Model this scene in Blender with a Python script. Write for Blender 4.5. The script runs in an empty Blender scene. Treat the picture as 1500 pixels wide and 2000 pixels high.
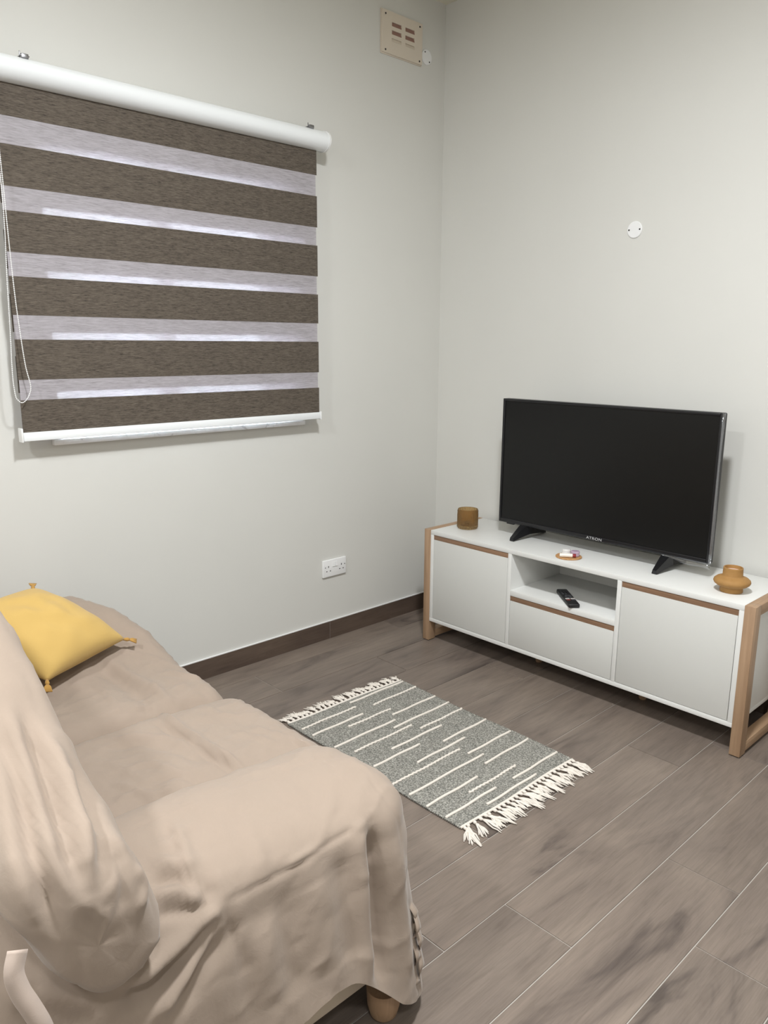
import bpy, bmesh, math, random
import numpy as np
from mathutils import Vector, Matrix, noise as mnoise
random.seed(7)
PI = math.pi
SC = bpy.context.scene
COL = SC.collection

# ------------------------------------------------------------------ camera, world, lamps, exposure
def cam_axes(yaw, pitch, roll):
    f = Vector((-math.sin(yaw)*math.cos(pitch), math.cos(yaw)*math.cos(pitch), math.sin(pitch)))
    r = Vector((math.cos(yaw), math.sin(yaw), 0)); u = r.cross(f)
    c, s = math.cos(roll), math.sin(roll)
    return r*c+u*s, u*c-r*s, f
cd = bpy.data.cameras.new('camera'); cam = bpy.data.objects.new('camera', cd); COL.objects.link(cam)
r_, u_, f_ = cam_axes(.8108, -.2149, .0063)
M = Matrix((r_, u_, -f_)).transposed().to_4x4(); M.translation = (2.8116, -3.0639, 1.4345)
cam.matrix_world = M
cd.sensor_fit = 'HORIZONTAL'; cd.sensor_width = 36; cd.lens = 1505.84*36/1500; cd.clip_start = .02
SC.camera = cam
SC.view_settings.view_transform = 'Standard'; SC.view_settings.look = 'None'
SC.view_settings.gamma = 1; SC.view_settings.use_curve_mapping = False
SC.view_settings.exposure = -0.06
W = bpy.data.worlds.new('sky'); SC.world = W; W.use_nodes = True
bg = W.node_tree.nodes['Background']; bg.inputs[0].default_value = (.80, .86, 1, 1); bg.inputs[1].default_value = 68.0
def area(name, loc, size, power, color, target=None):
    l = bpy.data.lights.new(name, 'AREA'); l.shape = 'DISK'; l.size = size; l.energy = power; l.color = color
    o = bpy.data.objects.new(name, l); COL.objects.link(o); o.location = loc
    return o
area('ceiling_lamp_centre', (2.05, -1.98, 2.98), 0.26, 86, (.955, .98, 1))
area('ceiling_lamp_door', (3.6, -3.4, 2.98), .24, 26, (.955, .98, 1))
area('ceiling_lamp_rear', (1.75, -4.1, 2.96), .24, 50, (.955, .98, 1))

# ------------------------------------------------------------------ helpers
def tag(o, label=None, cat=None, group=None, kind=None):
    if label: o['label'] = label
    if cat: o['category'] = cat
    if group: o['group'] = group
    if kind: o['kind'] = kind
    return o
def empty(name, loc, rz=0, **k):
    o = bpy.data.objects.new(name, None); COL.objects.link(o); o.location = loc; o.rotation_euler = (0, 0, rz)
    o.empty_display_size = .05
    return tag(o, **k)
def link(name, me, mat=None, parent=None, world=True, smooth=None):
    """links a mesh; coordinates are world ones unless world is False, then local to the parent"""
    o = bpy.data.objects.new(name, me); COL.objects.link(o)
    if mat is not None and not me.materials: me.materials.append(mat)
    if parent is not None:
        o.parent = parent
        if world:
            bpy.context.view_layer.update()
            o.matrix_parent_inverse = parent.matrix_world.inverted()
    if smooth is not None: shade(me, smooth)
    return o
def shade(me, ang):
    for p in me.polygons: p.use_smooth = True
    if ang < 179:
        bm = bmesh.new(); bm.from_mesh(me)
        for e in bm.edges:
            e.smooth = not (len(e.link_faces) == 2 and e.calc_face_angle(0) > math.radians(ang))
        bm.to_mesh(me); bm.free()
def bm_mesh(bm, name='m'):
    bmesh.ops.recalc_face_normals(bm, faces=bm.faces)
    me = bpy.data.meshes.new(name); bm.to_mesh(me); bm.free(); return me
def box(bm, a, b, bev=0, seg=2, rot=None):
    """axis-aligned box from corner a to corner b, bevelled"""
    a = Vector(a); b = Vector(b); c = (a+b)/2; d = b-a
    t = bmesh.new(); bmesh.ops.create_cube(t, size=1)
    bmesh.ops.scale(t, vec=d, verts=t.verts)
    if bev > 0: bmesh.ops.bevel(t, geom=t.edges[:], offset=bev, segments=seg, profile=.5, affect='EDGES')
    m = Matrix.Translation(c)
    if rot is not None: m = m @ rot
    bmesh.ops.transform(t, matrix=m, verts=t.verts)
    me = bpy.data.meshes.new('t'); t.to_mesh(me); t.free(); bm.from_mesh(me); bpy.data.meshes.remove(me)
def boxes(name, lst, mat, parent=None, bev=.001, seg=2):
    bm = bmesh.new()
    for a, b in lst: box(bm, a, b, bev, seg)
    return link(name, bm_mesh(bm, name), mat, parent, smooth=40)
def lathe(bm, prof, seg=32, mat4=None, fn=None):
    """prof list of (radius, z)"""
    rings = []
    for i, (r, z) in enumerate(prof):
        if r < 1e-6: rings.append([bm.verts.new((0, 0, z))]); continue
        ring = []
        for k in range(seg):
            a = 2*PI*k/seg; rr = r*(fn(a, z, i) if fn else 1)
            ring.append(bm.verts.new((rr*math.cos(a), rr*math.sin(a), z)))
        rings.append(ring)
    new = [v for r in rings for v in r]
    for A, B in zip(rings, rings[1:]):
        if len(A) == 1 and len(B) == 1: continue
        for k in range(seg):
            k2 = (k+1) % seg
            if len(A) == 1: bm.faces.new((A[0], B[k], B[k2]))
            elif len(B) == 1: bm.faces.new((A[k], A[k2], B[0]))
            else: bm.faces.new((A[k], A[k2], B[k2], B[k]))
    if mat4 is not None: bmesh.ops.transform(bm, matrix=mat4, verts=new)
def tube(bm, pts, rad, seg=8, cap=True):
    pts = [Vector(p) for p in pts]; n = len(pts)
    rads = rad if isinstance(rad, (list, tuple)) else [rad]*n
    rings = []; ref = None
    for i, p in enumerate(pts):
        t = (pts[min(i+1, n-1)]-pts[max(i-1, 0)]).normalized()
        if ref is None: ref = Vector((0, 0, 1)) if abs(t.z) < .9 else Vector((1, 0, 0))
        s = t.cross(ref).normalized(); w = s.cross(t).normalized(); ref = w
        rings.append([bm.verts.new(p+(s*math.cos(2*PI*k/seg)+w*math.sin(2*PI*k/seg))*rads[i]) for k in range(seg)])
    for A, B in zip(rings, rings[1:]):
        for k in range(seg): bm.faces.new((A[k], A[(k+1) % seg], B[(k+1) % seg], B[k]))
    if cap: bm.faces.new(rings[0][::-1]); bm.faces.new(rings[-1])
def prism(bm, poly, h0, h1, axis='z'):
    """extrude a 2D polygon; axis x: poly is (y,z), y: (x,z), z: (x,y)"""
    def P(a, h): return {'x': (h, a[0], a[1]), 'y': (a[0], h, a[1]), 'z': (a[0], a[1], h)}[axis]
    A = [bm.verts.new(P(a, h0)) for a in poly]; B = [bm.verts.new(P(a, h1)) for a in poly]
    bm.faces.new(A); bm.faces.new(B[::-1]); n = len(A)
    for i in range(n): bm.faces.new((A[i], B[i], B[(i+1) % n], A[(i+1) % n]))
def catmull(pts, n=8):
    P = [Vector(p) for p in pts]; P = [P[0]*2-P[1]]+P+[P[-1]*2-P[-2]]; out = []
    for i in range(1, len(P)-2):
        for k in range(n):
            t = k/n; a, b, c, d = P[i-1:i+3]
            out.append(.5*((2*b)+(c-a)*t+(2*a-5*b+4*c-d)*t*t+(3*b-a-3*c+d)*t**3))
    out.append(P[-2]); return out

# ------------------------------------------------------------------ materials
def srgb(r, g, b):
    f = lambda c: (c/255/12.92) if c/255 <= .04045 else ((c/255+.055)/1.055)**2.4
    return (f(r), f(g), f(b), 1)
class MT:
    def __init__(s, name, col, rough=.5, **k):
        s.m = bpy.data.materials.new(name); s.m.use_nodes = True; s.t = s.m.node_tree; s.N = s.t.nodes
        s.b = s.N['Principled BSDF']; s.b.inputs['Base Color'].default_value = col; s.b.inputs['Roughness'].default_value = rough
        for a, v in k.items(): s.b.inputs[a].default_value = v
    def n(s, typ, ins=None, **k):
        x = s.N.new(typ)
        for a, v in k.items(): setattr(x, a, v)
        for a, v in (ins or {}).items():
            if isinstance(v, bpy.types.NodeSocket): s.t.links.new(v, x.inputs[a])
            else: x.inputs[a].default_value = v
        return x
    def coord(s, scale=(1, 1, 1), rot=(0, 0, 0), rnd=0, which='Object'):
        c = s.n('ShaderNodeTexCoord').outputs[which]
        if rnd:
            i = s.n('ShaderNodeObjectInfo').outputs['Random']
            v = s.n('ShaderNodeMath', {0: i, 1: rnd}, operation='MULTIPLY').outputs[0]
            cmb = s.n('ShaderNodeCombineXYZ', {0: v, 1: v, 2: v}).outputs[0]
            c = s.n('ShaderNodeVectorMath', {0: c, 1: cmb}, operation='ADD').outputs[0]
        return s.n('ShaderNodeMapping', {'Vector': c, 'Scale': scale, 'Rotation': rot}).outputs[0]
    def noise(s, vec, scale=5, detail=3, rough=.5, dist=0):
        return s.n('ShaderNodeTexNoise', {'Vector': vec, 'Scale': scale, 'Detail': detail, 'Roughness': rough, 'Distortion': dist}).outputs[0]
    def ramp(s, fac, stops):
        r = s.n('ShaderNodeValToRGB', {0: fac}); e = r.color_ramp.elements
        while len(e) < len(stops): e.new(.5)
        for x, (p, c) in zip(e, stops): x.position = p; x.color = c if len(c) == 4 else (*c, 1)
        return r.outputs[0]
    def mix(s, fac, a, b, blend='MIX'):
        x = s.n('ShaderNodeMix', data_type='RGBA', blend_type=blend)
        for i, v in ((0, fac), (6, a), (7, b)):
            if isinstance(v, bpy.types.NodeSocket): s.t.links.new(v, x.inputs[i])
            else: x.inputs[i].default_value = v
        return x.outputs[2]
    def col(s, sock): s.t.links.new(sock, s.b.inputs['Base Color']); return s
    def bump(s, h, strength=.2, dist=.002):
        x = s.n('ShaderNodeBump', {'Height': h, 'Strength': strength, 'Distance': dist})
        s.t.links.new(x.outputs[0], s.b.inputs['Normal']); return s

def m_wall(name, c):
    k = MT(name, c, .62); v = k.coord()
    k.col(k.mix(k.noise(v, 2.2, 2), tuple(x*.97 for x in c[:3])+(1,), tuple(min(1, x*1.03) for x in c[:3])+(1,)))
    return k.bump(k.noise(v, 160, 3), .08, .001).m
WALL = m_wall('wall_paint', srgb(213, 212, 207))
CEIL = m_wall('ceiling_paint', srgb(226, 222, 205))
def m_plank(name, dark, mid, light, along='Y', rnd=37):
    k = MT(name, mid, .42); k.b.inputs['Specular IOR Level'].default_value = .35
    sc = {'Y': lambda a, b: (a, b, a), 'X': lambda a, b: (b, a, a)}[along]
    big = k.noise(k.coord(sc(4.5, 1.1), rnd=rnd), 1.5, 4, .55, 1.2)
    g = k.noise(k.coord(sc(26, 2.2), rnd=rnd), 2.2, 5, .62, .8)
    f = k.noise(k.coord(sc(150, 5), rnd=rnd), 2.0, 3, .6)
    c = k.ramp(big, [(.28, dark), (.46, mid), (.72, light)])
    c = k.mix(k.ramp(g, [(.35, (.0, .0, .0)), (.7, (1, 1, 1))]), c, light)
    gg = k.ramp(g, [(.30, (.80, .79, .78)), (.52, (1, 1, 1)), (.75, (1.08, 1.07, 1.06))])
    ff = k.ramp(f, [(.3, (.86, .85, .84)), (.6, (1.04, 1.04, 1.04))])
    c = k.ramp(big, [(.30, dark), (.42, mid), (.75, light)])
    c = k.mix(.8, c, gg, 'MULTIPLY'); c = k.mix(.8, c, ff, 'MULTIPLY')
    i = k.n('ShaderNodeObjectInfo').outputs['Random']
    c = k.mix(.75, c, k.ramp(i, [(0, (.88, .87, .87)), (.5, (1, .99, .97)), (1, (1.1, 1.08, 1.06))]), 'MULTIPLY')
    k.col(c); k.bump(f, .12, .0006)
    return k.m
PLANK = m_plank('wood_effect_tile', srgb(88, 79, 74), srgb(116, 105, 97), srgb(132, 120, 110))
SKIRT = m_plank('skirting_tile', srgb(72, 61, 55), srgb(86, 73, 65), srgb(98, 84, 74))
GROUT = MT('grout', srgb(178, 171, 163), .8).m
def m_wood(name, a, b, c, axis):
    k = MT(name, b, .48)
    sc = {'X': (3, 60, 60), 'Y': (60, 3, 60), 'Z': (60, 60, 3)}[axis]
    g = k.noise(k.coord(sc), 1.3, 5, .65, .5); h = k.noise(k.coord(tuple(x/4 for x in sc)), 1.5, 3)
    k.col(k.mix(.35, k.ramp(g, [(.3, a), (.5, b), (.7, c)]), k.ramp(h, [(.35, a), (.65, c)])))
    return k.bump(g, .1, .0006).m
OA = (srgb(148, 119, 92), srgb(165, 135, 107), srgb(180, 150, 121))
OAKZ = m_wood('oak_upright', *OA, 'Z'); OAKY = m_wood('oak_rail', *OA, 'Y')
STRIP = m_wood('oak_strip', srgb(118, 90, 69), srgb(138, 107, 83), srgb(154, 122, 96), 'X')
k = MT('white_lacquer', srgb(224, 224, 221), .42); WHITE = k.bump(k.noise(k.coord(), 300, 2), .04, .0005).m
k = MT('door_lacquer', srgb(208, 208, 204), .5); DOORW = k.bump(k.noise(k.coord(), 260, 2), .05, .0005).m
WPLAST = MT('white_plastic', srgb(236, 236, 236), .32).m
DARKHOLE = MT('dark_hole', srgb(38, 34, 32), .7).m
BLACKP = MT('black_plastic', srgb(22, 22, 25), .28).m
BLACKM = MT('black_matte', srgb(26, 26, 27), .5).m
SCREEN = MT('screen_glass', srgb(14, 14, 14), .34).m; SCREEN.node_tree.nodes['Principled BSDF'].inputs['Specular IOR Level'].default_value = .35
STEEL = MT('zinc_steel', srgb(150, 150, 152), .35, Metallic=1.0).m
CASS = MT('white_enamel', srgb(238, 241, 243), .16).m
SILVERP = MT('silver_print', srgb(190, 190, 190), .4).m
k = MT('marble', srgb(232, 231, 230), .3); mv = k.noise(k.coord((1, 3, 3)), 5, 6, .6, 1.8)
MARBLE = k.col(k.ramp(mv, [(.34, srgb(214, 211, 210)), (.39, srgb(240, 239, 238)), (.6, srgb(245, 244, 243))])).m
def m_cloth(name, c, rnd=0):
    k = MT(name, c, .9); k.b.inputs['Sheen Weight'].default_value = .15; k.b.inputs['Sheen Roughness'].default_value = .5
    v = k.coord(); n1 = k.noise(v, 7, 4, .6); n2 = k.noise(v, 900, 2, .6); n3 = k.noise(v, 38, 5, .62, 1.3)
    dk = tuple(x*.92 for x in c[:3])+(1,); lt = tuple(min(1, x*1.05) for x in c[:3])+(1,)
    k.col(k.mix(.5, k.mix(n1, dk, lt), k.mix(n2, dk, lt)))
    h = k.n('ShaderNodeMath', {0: n3, 1: k.n('ShaderNodeMath', {0: n2, 1: .12}, operation='MULTIPLY').outputs[0]}, operation='ADD').outputs[0]
    return k.bump(h, .16, .004).m
CLOTH = m_cloth('beige_cotton', srgb(153, 137, 123))
CLOTHL = m_cloth('pale_webbing', srgb(182, 165, 153))
BASEF = m_cloth('base_fabric', srgb(205, 190, 170))
YELL = m_cloth('yellow_cotton', srgb(196, 163, 94))
TASS = m_cloth('tassel_thread', srgb(176, 134, 66))
def m_blind(name):
    k = MT(name, srgb(100, 86, 72), .85)
    g = k.noise(k.coord((20, 38, 560)), 1.0, 4, .75); h = k.noise(k.coord((20, 60, 900)), 1.0, 3, .7)
    c = k.ramp(g, [(.32, srgb(40, 34, 29)), (.46, srgb(86, 77, 68)), (.60, srgb(104, 95, 84)), (.78, srgb(126, 116, 104))])
    c = k.mix(.6, c, k.ramp(h, [(.32, (.55, .52, .5)), (.55, (1, 1, 1))]), 'MULTIPLY')
    return k.col(c).bump(h, .2, .001).m
BAND = m_blind('woven_blackout')
def m_sheer(name):
    k = MT(name, srgb(190, 184, 188), .9); t = k.t; out = k.N['Material Output']
    g = k.noise(k.coord((20, 26, 560)), 1.0, 4, .7)
    c = k.ramp(g, [(.3, srgb(172, 167, 170)), (.5, srgb(204, 199, 204)), (.7, srgb(222, 218, 224))])
    d = k.n('ShaderNodeBsdfDiffuse', {'Color': c}); tl = k.n('ShaderNodeBsdfTranslucent', {'Color': c}); tr = k.n('ShaderNodeBsdfTransparent')
    a = k.n('ShaderNodeMixShader', {0: .30, 1: d.outputs[0], 2: tl.outputs[0]})
    b = k.n('ShaderNodeMixShader', {0: .26, 1: a.outputs[0], 2: tr.outputs[0]})
    t.links.new(b.outputs[0], out.inputs[0]); return k.m
SHEER = m_sheer('sheer_net')
def m_pane():
    k = MT('window_glass', (1, 1, 1, 1)); out = k.N['Material Output']
    tr = k.n('ShaderNodeBsdfTransparent', {'Color': (.93, .96, .95, 1)}); gl = k.n('ShaderNodeBsdfGlossy', {'Roughness': .02})
    fr = k.n('ShaderNodeFresnel', {'IOR': 1.45})
    k.t.links.new(k.n('ShaderNodeMixShader', {0: fr.outputs[0], 1: tr.outputs[0], 2: gl.outputs[0]}).outputs[0], out.inputs[0]); return k.m
PANE = m_pane()
CREAMP = MT('cream_plastic', srgb(216, 205, 190), .45).m
PINKV = MT('vent_core', srgb(150, 116, 104), .7).m

# ------------------------------------------------------------------ room shell
RX, RY, RH = 4.5, -4.7, 3.03
PW, PL = .2035, 1.2225
X0 = 1.5568-8*PW
fl = boxes('floor', [((-.05, RY-.05, -.12), (RX+.05, .05, -.0025))], GROUT, bev=0); tag(fl, kind='structure')
ends = {0: -.40, 1: -1.295, 2: -.755, 3: -1.10, 4: -.443, 5: -.95, 6: -1.30, 7: -.21, 8: -.632, 9: -.3955, 10: -1.129, 11: -1.392}
meshes = {}
def plank(x0, x1, y0, y1):
    w, l = round(x1-x0, 4), round(y1-y0, 4)
    if (w, l) not in meshes:
        bm = bmesh.new(); box(bm, (-w/2, -l/2, -.008), (w/2, l/2, 0), 0)
        me = bm_mesh(bm, 'plank')
        bm = bmesh.new(); bm.from_mesh(me)
        bmesh.ops.bevel(bm, geom=[e for e in bm.edges if all(v.co.z > -.001 for v in e.verts)], offset=.0008, segments=1, affect='EDGES')
        bm.to_mesh(me); bm.free(); me.materials.append(PLANK); meshes[(w, l)] = me
    o = bpy.data.objects.new('plank', meshes[(w, l)]); COL.objects.link(o); o.parent = fl; o.location = ((x0+x1)/2, (y0+y1)/2, 0)
G = .0016
for r in range(0, 23):
    xa, xb = X0+PW*(r-1), X0+PW*r
    xa, xb = max(xa, 0), min(xb, RX)
    if xb-xa < .02: continue
    e = ends.get(r-1, -((r*.377+.2) % 1)*PL)
    cuts = [0.0]; y = e
    while y > RY+.05: cuts.append(y); y -= PL
    cuts.append(RY)
    for a, b in zip(cuts, cuts[1:]):
        plank(xa+G, xb-G, b+G, a-G)
WT = .26
WY0, WY1, WZ0, WZ1 = -2.00, -.95, 1.093, 2.16
wl = boxes('wall_left', [((-WT, RY, -.1), (0, WY0, RH+.1)), ((-WT, WY1, -.1), (0, .2, RH+.1)), ((-WT, WY0, -.1), (0, WY1, WZ0-.02)), ((-WT, WY0, WZ1), (0, WY1, RH+.1))], WALL, bev=0)
wb = boxes('wall_back', [((0, 0, -.1), (RX+.2, .2, RH+.1))], WALL, bev=0)
wr = boxes('wall_right', [((RX, RY-.2, -.1), (RX+.2, 0, RH+.1))], WALL, bev=0)
wf = boxes('wall_front', [((-WT, RY-.2, -.1), (RX, RY, RH+.1))], WALL, bev=0)
ce = boxes('ceiling', [((0, RY, RH), (RX, 0, RH+.1))], CEIL, bev=0)
for o in (wl, wb, wr, wf, ce): tag(o, kind='structure')
# skirting tiles with a pale sealant line on top
def skirting(name, side):
    base = bpy.data.objects.new(name, None); COL.objects.link(base); tag(base, kind='structure')
    H = .0878
    if side == 'left':
        cuts = [-.009, -.764, -.764-PL, -.764-2*PL, -.764-3*PL]
        cuts[-1] = max(cuts[-1], RY)
        for a, b in zip(cuts, cuts[1:]):
            o = boxes('baseboard_tile', [((0, b+.0012, 0), (.0085, a-.0012, H))], SKIRT, base, .0006, 1)
        boxes('baseboard_backing', [((0, RY, 0), (.006, 0, H-.002))], GROUT, base, 0)
        boxes('sealant_line', [((0, RY, H), (.0075, 0, H+.0055))], WPLAST, base, .0015)
    else:
        cuts = [.009, .61, .61+PL, .61+2*PL, .61+3*PL]
        for a, b in zip(cuts, cuts[1:]):
            boxes('baseboard_tile', [((a+.0012, -.0085, 0), (min(b, RX)-.0012, 0, H))], SKIRT, base, .0006, 1)
        boxes('baseboard_backing', [((0, -.006, 0), (RX, 0, H-.002))], GROUT, base, 0)
        boxes('sealant_line', [((0, -.0075, H), (RX, 0, H+.0055))], WPLAST, base, .0015)
skirting('baseboard_left', 'left'); skirting('baseboard_back', 'back')

# window behind the blind
win = bpy.data.objects.new('window_1', None); COL.objects.link(win); win.location = (-.16, (WY0+WY1)/2, WZ0); tag(win, kind='structure')
fx0, fx1 = -.20, -.14
boxes('window_frame', [((fx0, WY0, WZ0), (fx1, WY0+.05, WZ1)), ((fx0, WY1-.05, WZ0), (fx1, WY1, WZ1)), ((fx0, WY0+.05, WZ1-.05), (fx1, WY1-.05, WZ1)), ((fx0, WY0+.05, WZ0), (fx1, WY1-.05, WZ0+.05)), ((fx0, (WY0+WY1)/2-.03, WZ0+.05), (fx1, (WY0+WY1)/2+.03, WZ1-.05))], WPLAST, win, .003)
for a, b in ((WY0+.05, (WY0+WY1)/2-.03), ((WY0+WY1)/2+.03, WY1-.05)):
    boxes('pane', [((-.174, a, WZ0+.05), (-.168, b, WZ1-.05))], PANE, win, 0)
boxes('window_sill', [((-.14, WY0+.001, WZ0-.0195), (0, WY1-.001, WZ0)), ((0.0002, -2.034, WZ0-.0195), (.027, -.912, WZ0))], MARBLE, win, .002)

# ------------------------------------------------------------------ zebra roller blind
bl = empty('roller_blind', (0.05, -1.5, 2.28), label='brown and sheer striped roller blind with white cassette over the window', cat='blind')
BY0, BY1 = -2.152, -.866
cz, cr = 2.268, .037
prof = []
for i in range(24):      # flattened D cassette section in (x,z)
    a = 2*PI*i/24
    prof.append((.072+.047*math.cos(a), cz+.040*math.sin(a)))
bm = bmesh.new(); prism(bm, prof, BY0-.03, -.832, 'y')
link('cassette', bm_mesh(bm), CASS, bl, smooth=50)
for ya, yb in ((-.832, -.824), (BY0-.038, BY0-.03)):
    bm = bmesh.new(); prism(bm, [(.072+(x-.072)*1.06, cz+(z-cz)*1.06) for x, z in prof], ya, yb, 'y')
    link('cassette_end_cap', bm_mesh(bm), WPLAST, bl, smooth=50)
for y in (-2.05, -.91):
    bm = bmesh.new()
    box(bm, (.0, y-.016, cz+.040), (.05, y+.016, cz+.0435), .001); box(bm, (.0, y-.016, cz-.02), (.004, y+.016, cz+.056), .001)
    box(bm, (.050, y-.014, cz+.0405), (.098, y+.014, cz+.0435), .001); box(bm, (.086, y-.012, cz+.034), (.101, y+.010, cz+.0475), .0012); box(bm, (.09, y-.016, cz+.04), (.093, y-.013, cz+.055), .0005)
    link('bracket', bm_mesh(bm), STEEL, bl, smooth=40)
bands = [(2.131, 2.24), (1.921, 2.047), (1.719, 1.8465), (1.520, 1.643), (1.308, 1.441), (1.128, 1.240)]
def sheet(name, x, y0, y1, z0, z1, mat, th):
    return boxes(name, [((x-th/2, y0, z0), (x+th/2, y1, z1))], mat, bl, 0)
for z0, z1 in bands: sheet('opaque_band', .070, BY0, BY1, z0, z1, BAND, .0016)
for (a, _), (_, b) in zip(bands, bands[1:]): sheet('sheer_band', .070, BY0+.002, BY1-.006, b, a, SHEER, .0006)
prev = 2.24
for (a, _), (_, b) in zip(bands, bands[1:]):      # the layer that runs back up behind
    lo = b+.024; hi = lo+.122
    sheet('opaque_band', .050, BY0+.004, BY1-.004, lo, hi, BAND, .0016)
    if prev-hi > .005: sheet('sheer_band', .050, BY0+.006, BY1-.006, hi, prev, SHEER, .0006)
    prev = lo
sheet('sheer_band', .050, BY0+.006, BY1-.006, 1.128, prev, SHEER, .0006)
boxes('hem_bar', [((.045, BY0-.002, 1.101), (.077, BY1+.002, 1.131))], CASS, bl, .003)
for y0, y1 in ((BY0-.008, BY0-.002), (BY1+.002, BY1+.008)):
    boxes('bar_end_cap', [((.043, y0, 1.098), (.079, y1, 1.146 if y0 < -2 else 1.134))], WPLAST, bl, .002)
c1 = [(-2.166, 2.245), (-2.166, 2.079), (-2.160, 1.932), (-2.162, 1.779), (-2.169, 1.63), (-2.174, 1.478), (-2.180, 1.331), (-2.177, 1.26), (-2.169, 1.242), (-2.158, 1.234)]
c2 = [(-2.154, 2.245), (-2.156, 2.08), (-2.154, 1.917), (-2.153, 1.78), (-2.15, 1.596), (-2.145, 1.483), (-2.137, 1.361), (-2.126, 1.291), (-2.132, 1.262), (-2.145, 1.242), (-2.158, 1.234)]
path = catmull([(.105, y, z) for y, z in c1], 12)+catmull([(.105, y, z) for y, z in c2[::-1]], 12)[1:]
bm = bmesh.new(); tube(bm, path, .0009, 5)
acc = 0; last = path[0]
for p in path:
    d = (p-last).length
    while acc+d >= .0062:
        t = (.0062-acc)/d; q = last.lerp(p, t)
        bmesh.ops.create_icosphere(bm, subdivisions=1, radius=.0024, matrix=Matrix.Translation(q))
        last = q; d = (p-last).length; acc = 0
    acc += d; last = p
link('bead_chain', bm_mesh(bm), WPLAST, bl, smooth=180)

# ------------------------------------------------------------------ wall fittings
vy0, vy1, vz0, vz1 = -.431, -.174, 2.7246, 2.8988
vent = empty('vent_grille', (0, (vy0+vy1)/2, (vz0+vz1)/2), label='cream six-slot ventilation grille high on the window wall', cat='vent')
def vp(u, v): return vy0+(vy1-vy0)*u, vz1-(vz1-vz0)*v
us = [0, .225, .465, .56, .80, 1]; vs = [0, .235, .335, .425, .525, .615, .70, 1]
bm = bmesh.new()
for i in range(5):
    for j in range(7):
        if i in (1, 3) and j in (1, 3, 5): continue
        ya, za = vp(us[i], vs[j+1]); yb, zb = vp(us[i+1], vs[j])
        box(bm, (.004, ya, za), (.013, yb, zb), 0)
bmesh.ops.remove_doubles(bm, verts=bm.verts, dist=.0002)
link('grille_plate', bm_mesh(bm), CREAMP, vent)
boxes('grille_rim', [((.0005, vy0-.004, vz0-.004), (.0045, vy1+.004, vz1+.004)), ((.004, vy0-.001, vz0), (.0125, vy0+.006, vz1)), ((.004, vy1-.006, vz0), (.0125, vy1+.001, vz1))], CREAMP, vent, .001)
for i in (1, 3):
    for j in (1, 3, 5):
        ya, za = vp(us[i], vs[j+1]); yb, zb = vp(us[i+1], vs[j])
        bm = bmesh.new()
        prism(bm, [(.0115, za-.0), (.0125, za+.002), (.006, zb+.001), (.0047, zb)], ya, yb, 'y')
        link('louvre', bm_mesh(bm), CREAMP if j == 5 else PINKV, vent)
boxes('dark_core', [((.0045, vy0+.04, vz0+.03), (.0052, vy1-.04, vz1-.03))], PINKV, vent, 0)
for u, v in ((.07, .09), (.93, .09), (.07, .93), (.93, .93)):
    y, z = vp(u, v); bm = bmesh.new(); lathe(bm, [(0, 0), (.0042, 0), (.0036, .002), (0, .0024)], 12, Matrix.Translation((.0131, y, z)) @ Matrix.Rotation(PI/2, 4, 'Y'))
    link('screw', bm_mesh(bm), DARKHOLE, vent, smooth=40)
def disc(loc, rot, label, rads, ang):
    e = empty('blanking_plate', loc, label=label, cat='cover plate'); e.rotation_euler = rot
    bm = bmesh.new(); lathe(bm, [(0, .0005), (rads, .0005), (rads, .003), (rads-.0025, .0048), (0, .0052)], 40); link('cover_disc', bm_mesh(bm), WPLAST, e, world=False, smooth=35)
    for s in (-1, 1):
        bm = bmesh.new(); lathe(bm, [(0, .005), (.0034, .005), (.003, .0066), (0, .007)], 12, Matrix.Translation((s*rads*.72*math.cos(ang), s*rads*.72*math.sin(ang), 0)))
        link('screw', bm_mesh(bm), DARKHOLE, e, world=False, smooth=40)
disc((1.083, 0, 1.901), (PI/2, 0, 0), 'round white blanking plate on the wall above the television', .0335, 0)
disc((0, -.131, 2.771), (PI/2, 0, PI/2), 'small round white blanking plate beside the cream vent grille', .034, -.9)
sy, sz = -.8059, .3192
sk = empty('wall_socket', (0, sy+.0735, sz+.043), label='white double wall socket with two rocker switches low on wall', cat='socket')
boxes('face_plate', [((.0005, sy, sz), (.0105, sy+.147, sz+.086))], WPLAST, sk, .003, 3)
for u in (.445, .555):
    bm = bmesh.new(); y = sy+.147*u
    prism(bm, [(.0104, sz+.050), (.0145, sz+.050), (.0118, sz+.072), (.0104, sz+.072)], y-.0065, y+.0065, 'y')
    link('rocker_switch', bm_mesh(bm), WPLAST, sk)
for u, v, w, h in ((.235, .40, .0042, .009), (.16, .655, .0065, .0042), (.31, .655, .0065, .0042), (.79, .40, .0042, .009), (.715, .655, .0065, .0042), (.865, .655, .0065, .0042)):
    y = sy+.147*u; z = sz+.086*(1-v)
    boxes('pin_hole', [((.0100, y-w/2, z-h/2), (.0109, y+w/2, z+h/2))], DARKHOLE, sk, 0)
for u in (.10, .93):
    bm = bmesh.new(); lathe(bm, [(0, 0), (.003, 0), (.0026, .001), (0, .0012)], 12, Matrix.Translation((.0105, sy+.147*u, sz+.05)) @ Matrix.Rotation(PI/2, 4, 'Y'))
    link('fixing_screw', bm_mesh(bm), STEEL, sk, smooth=40)

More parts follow.
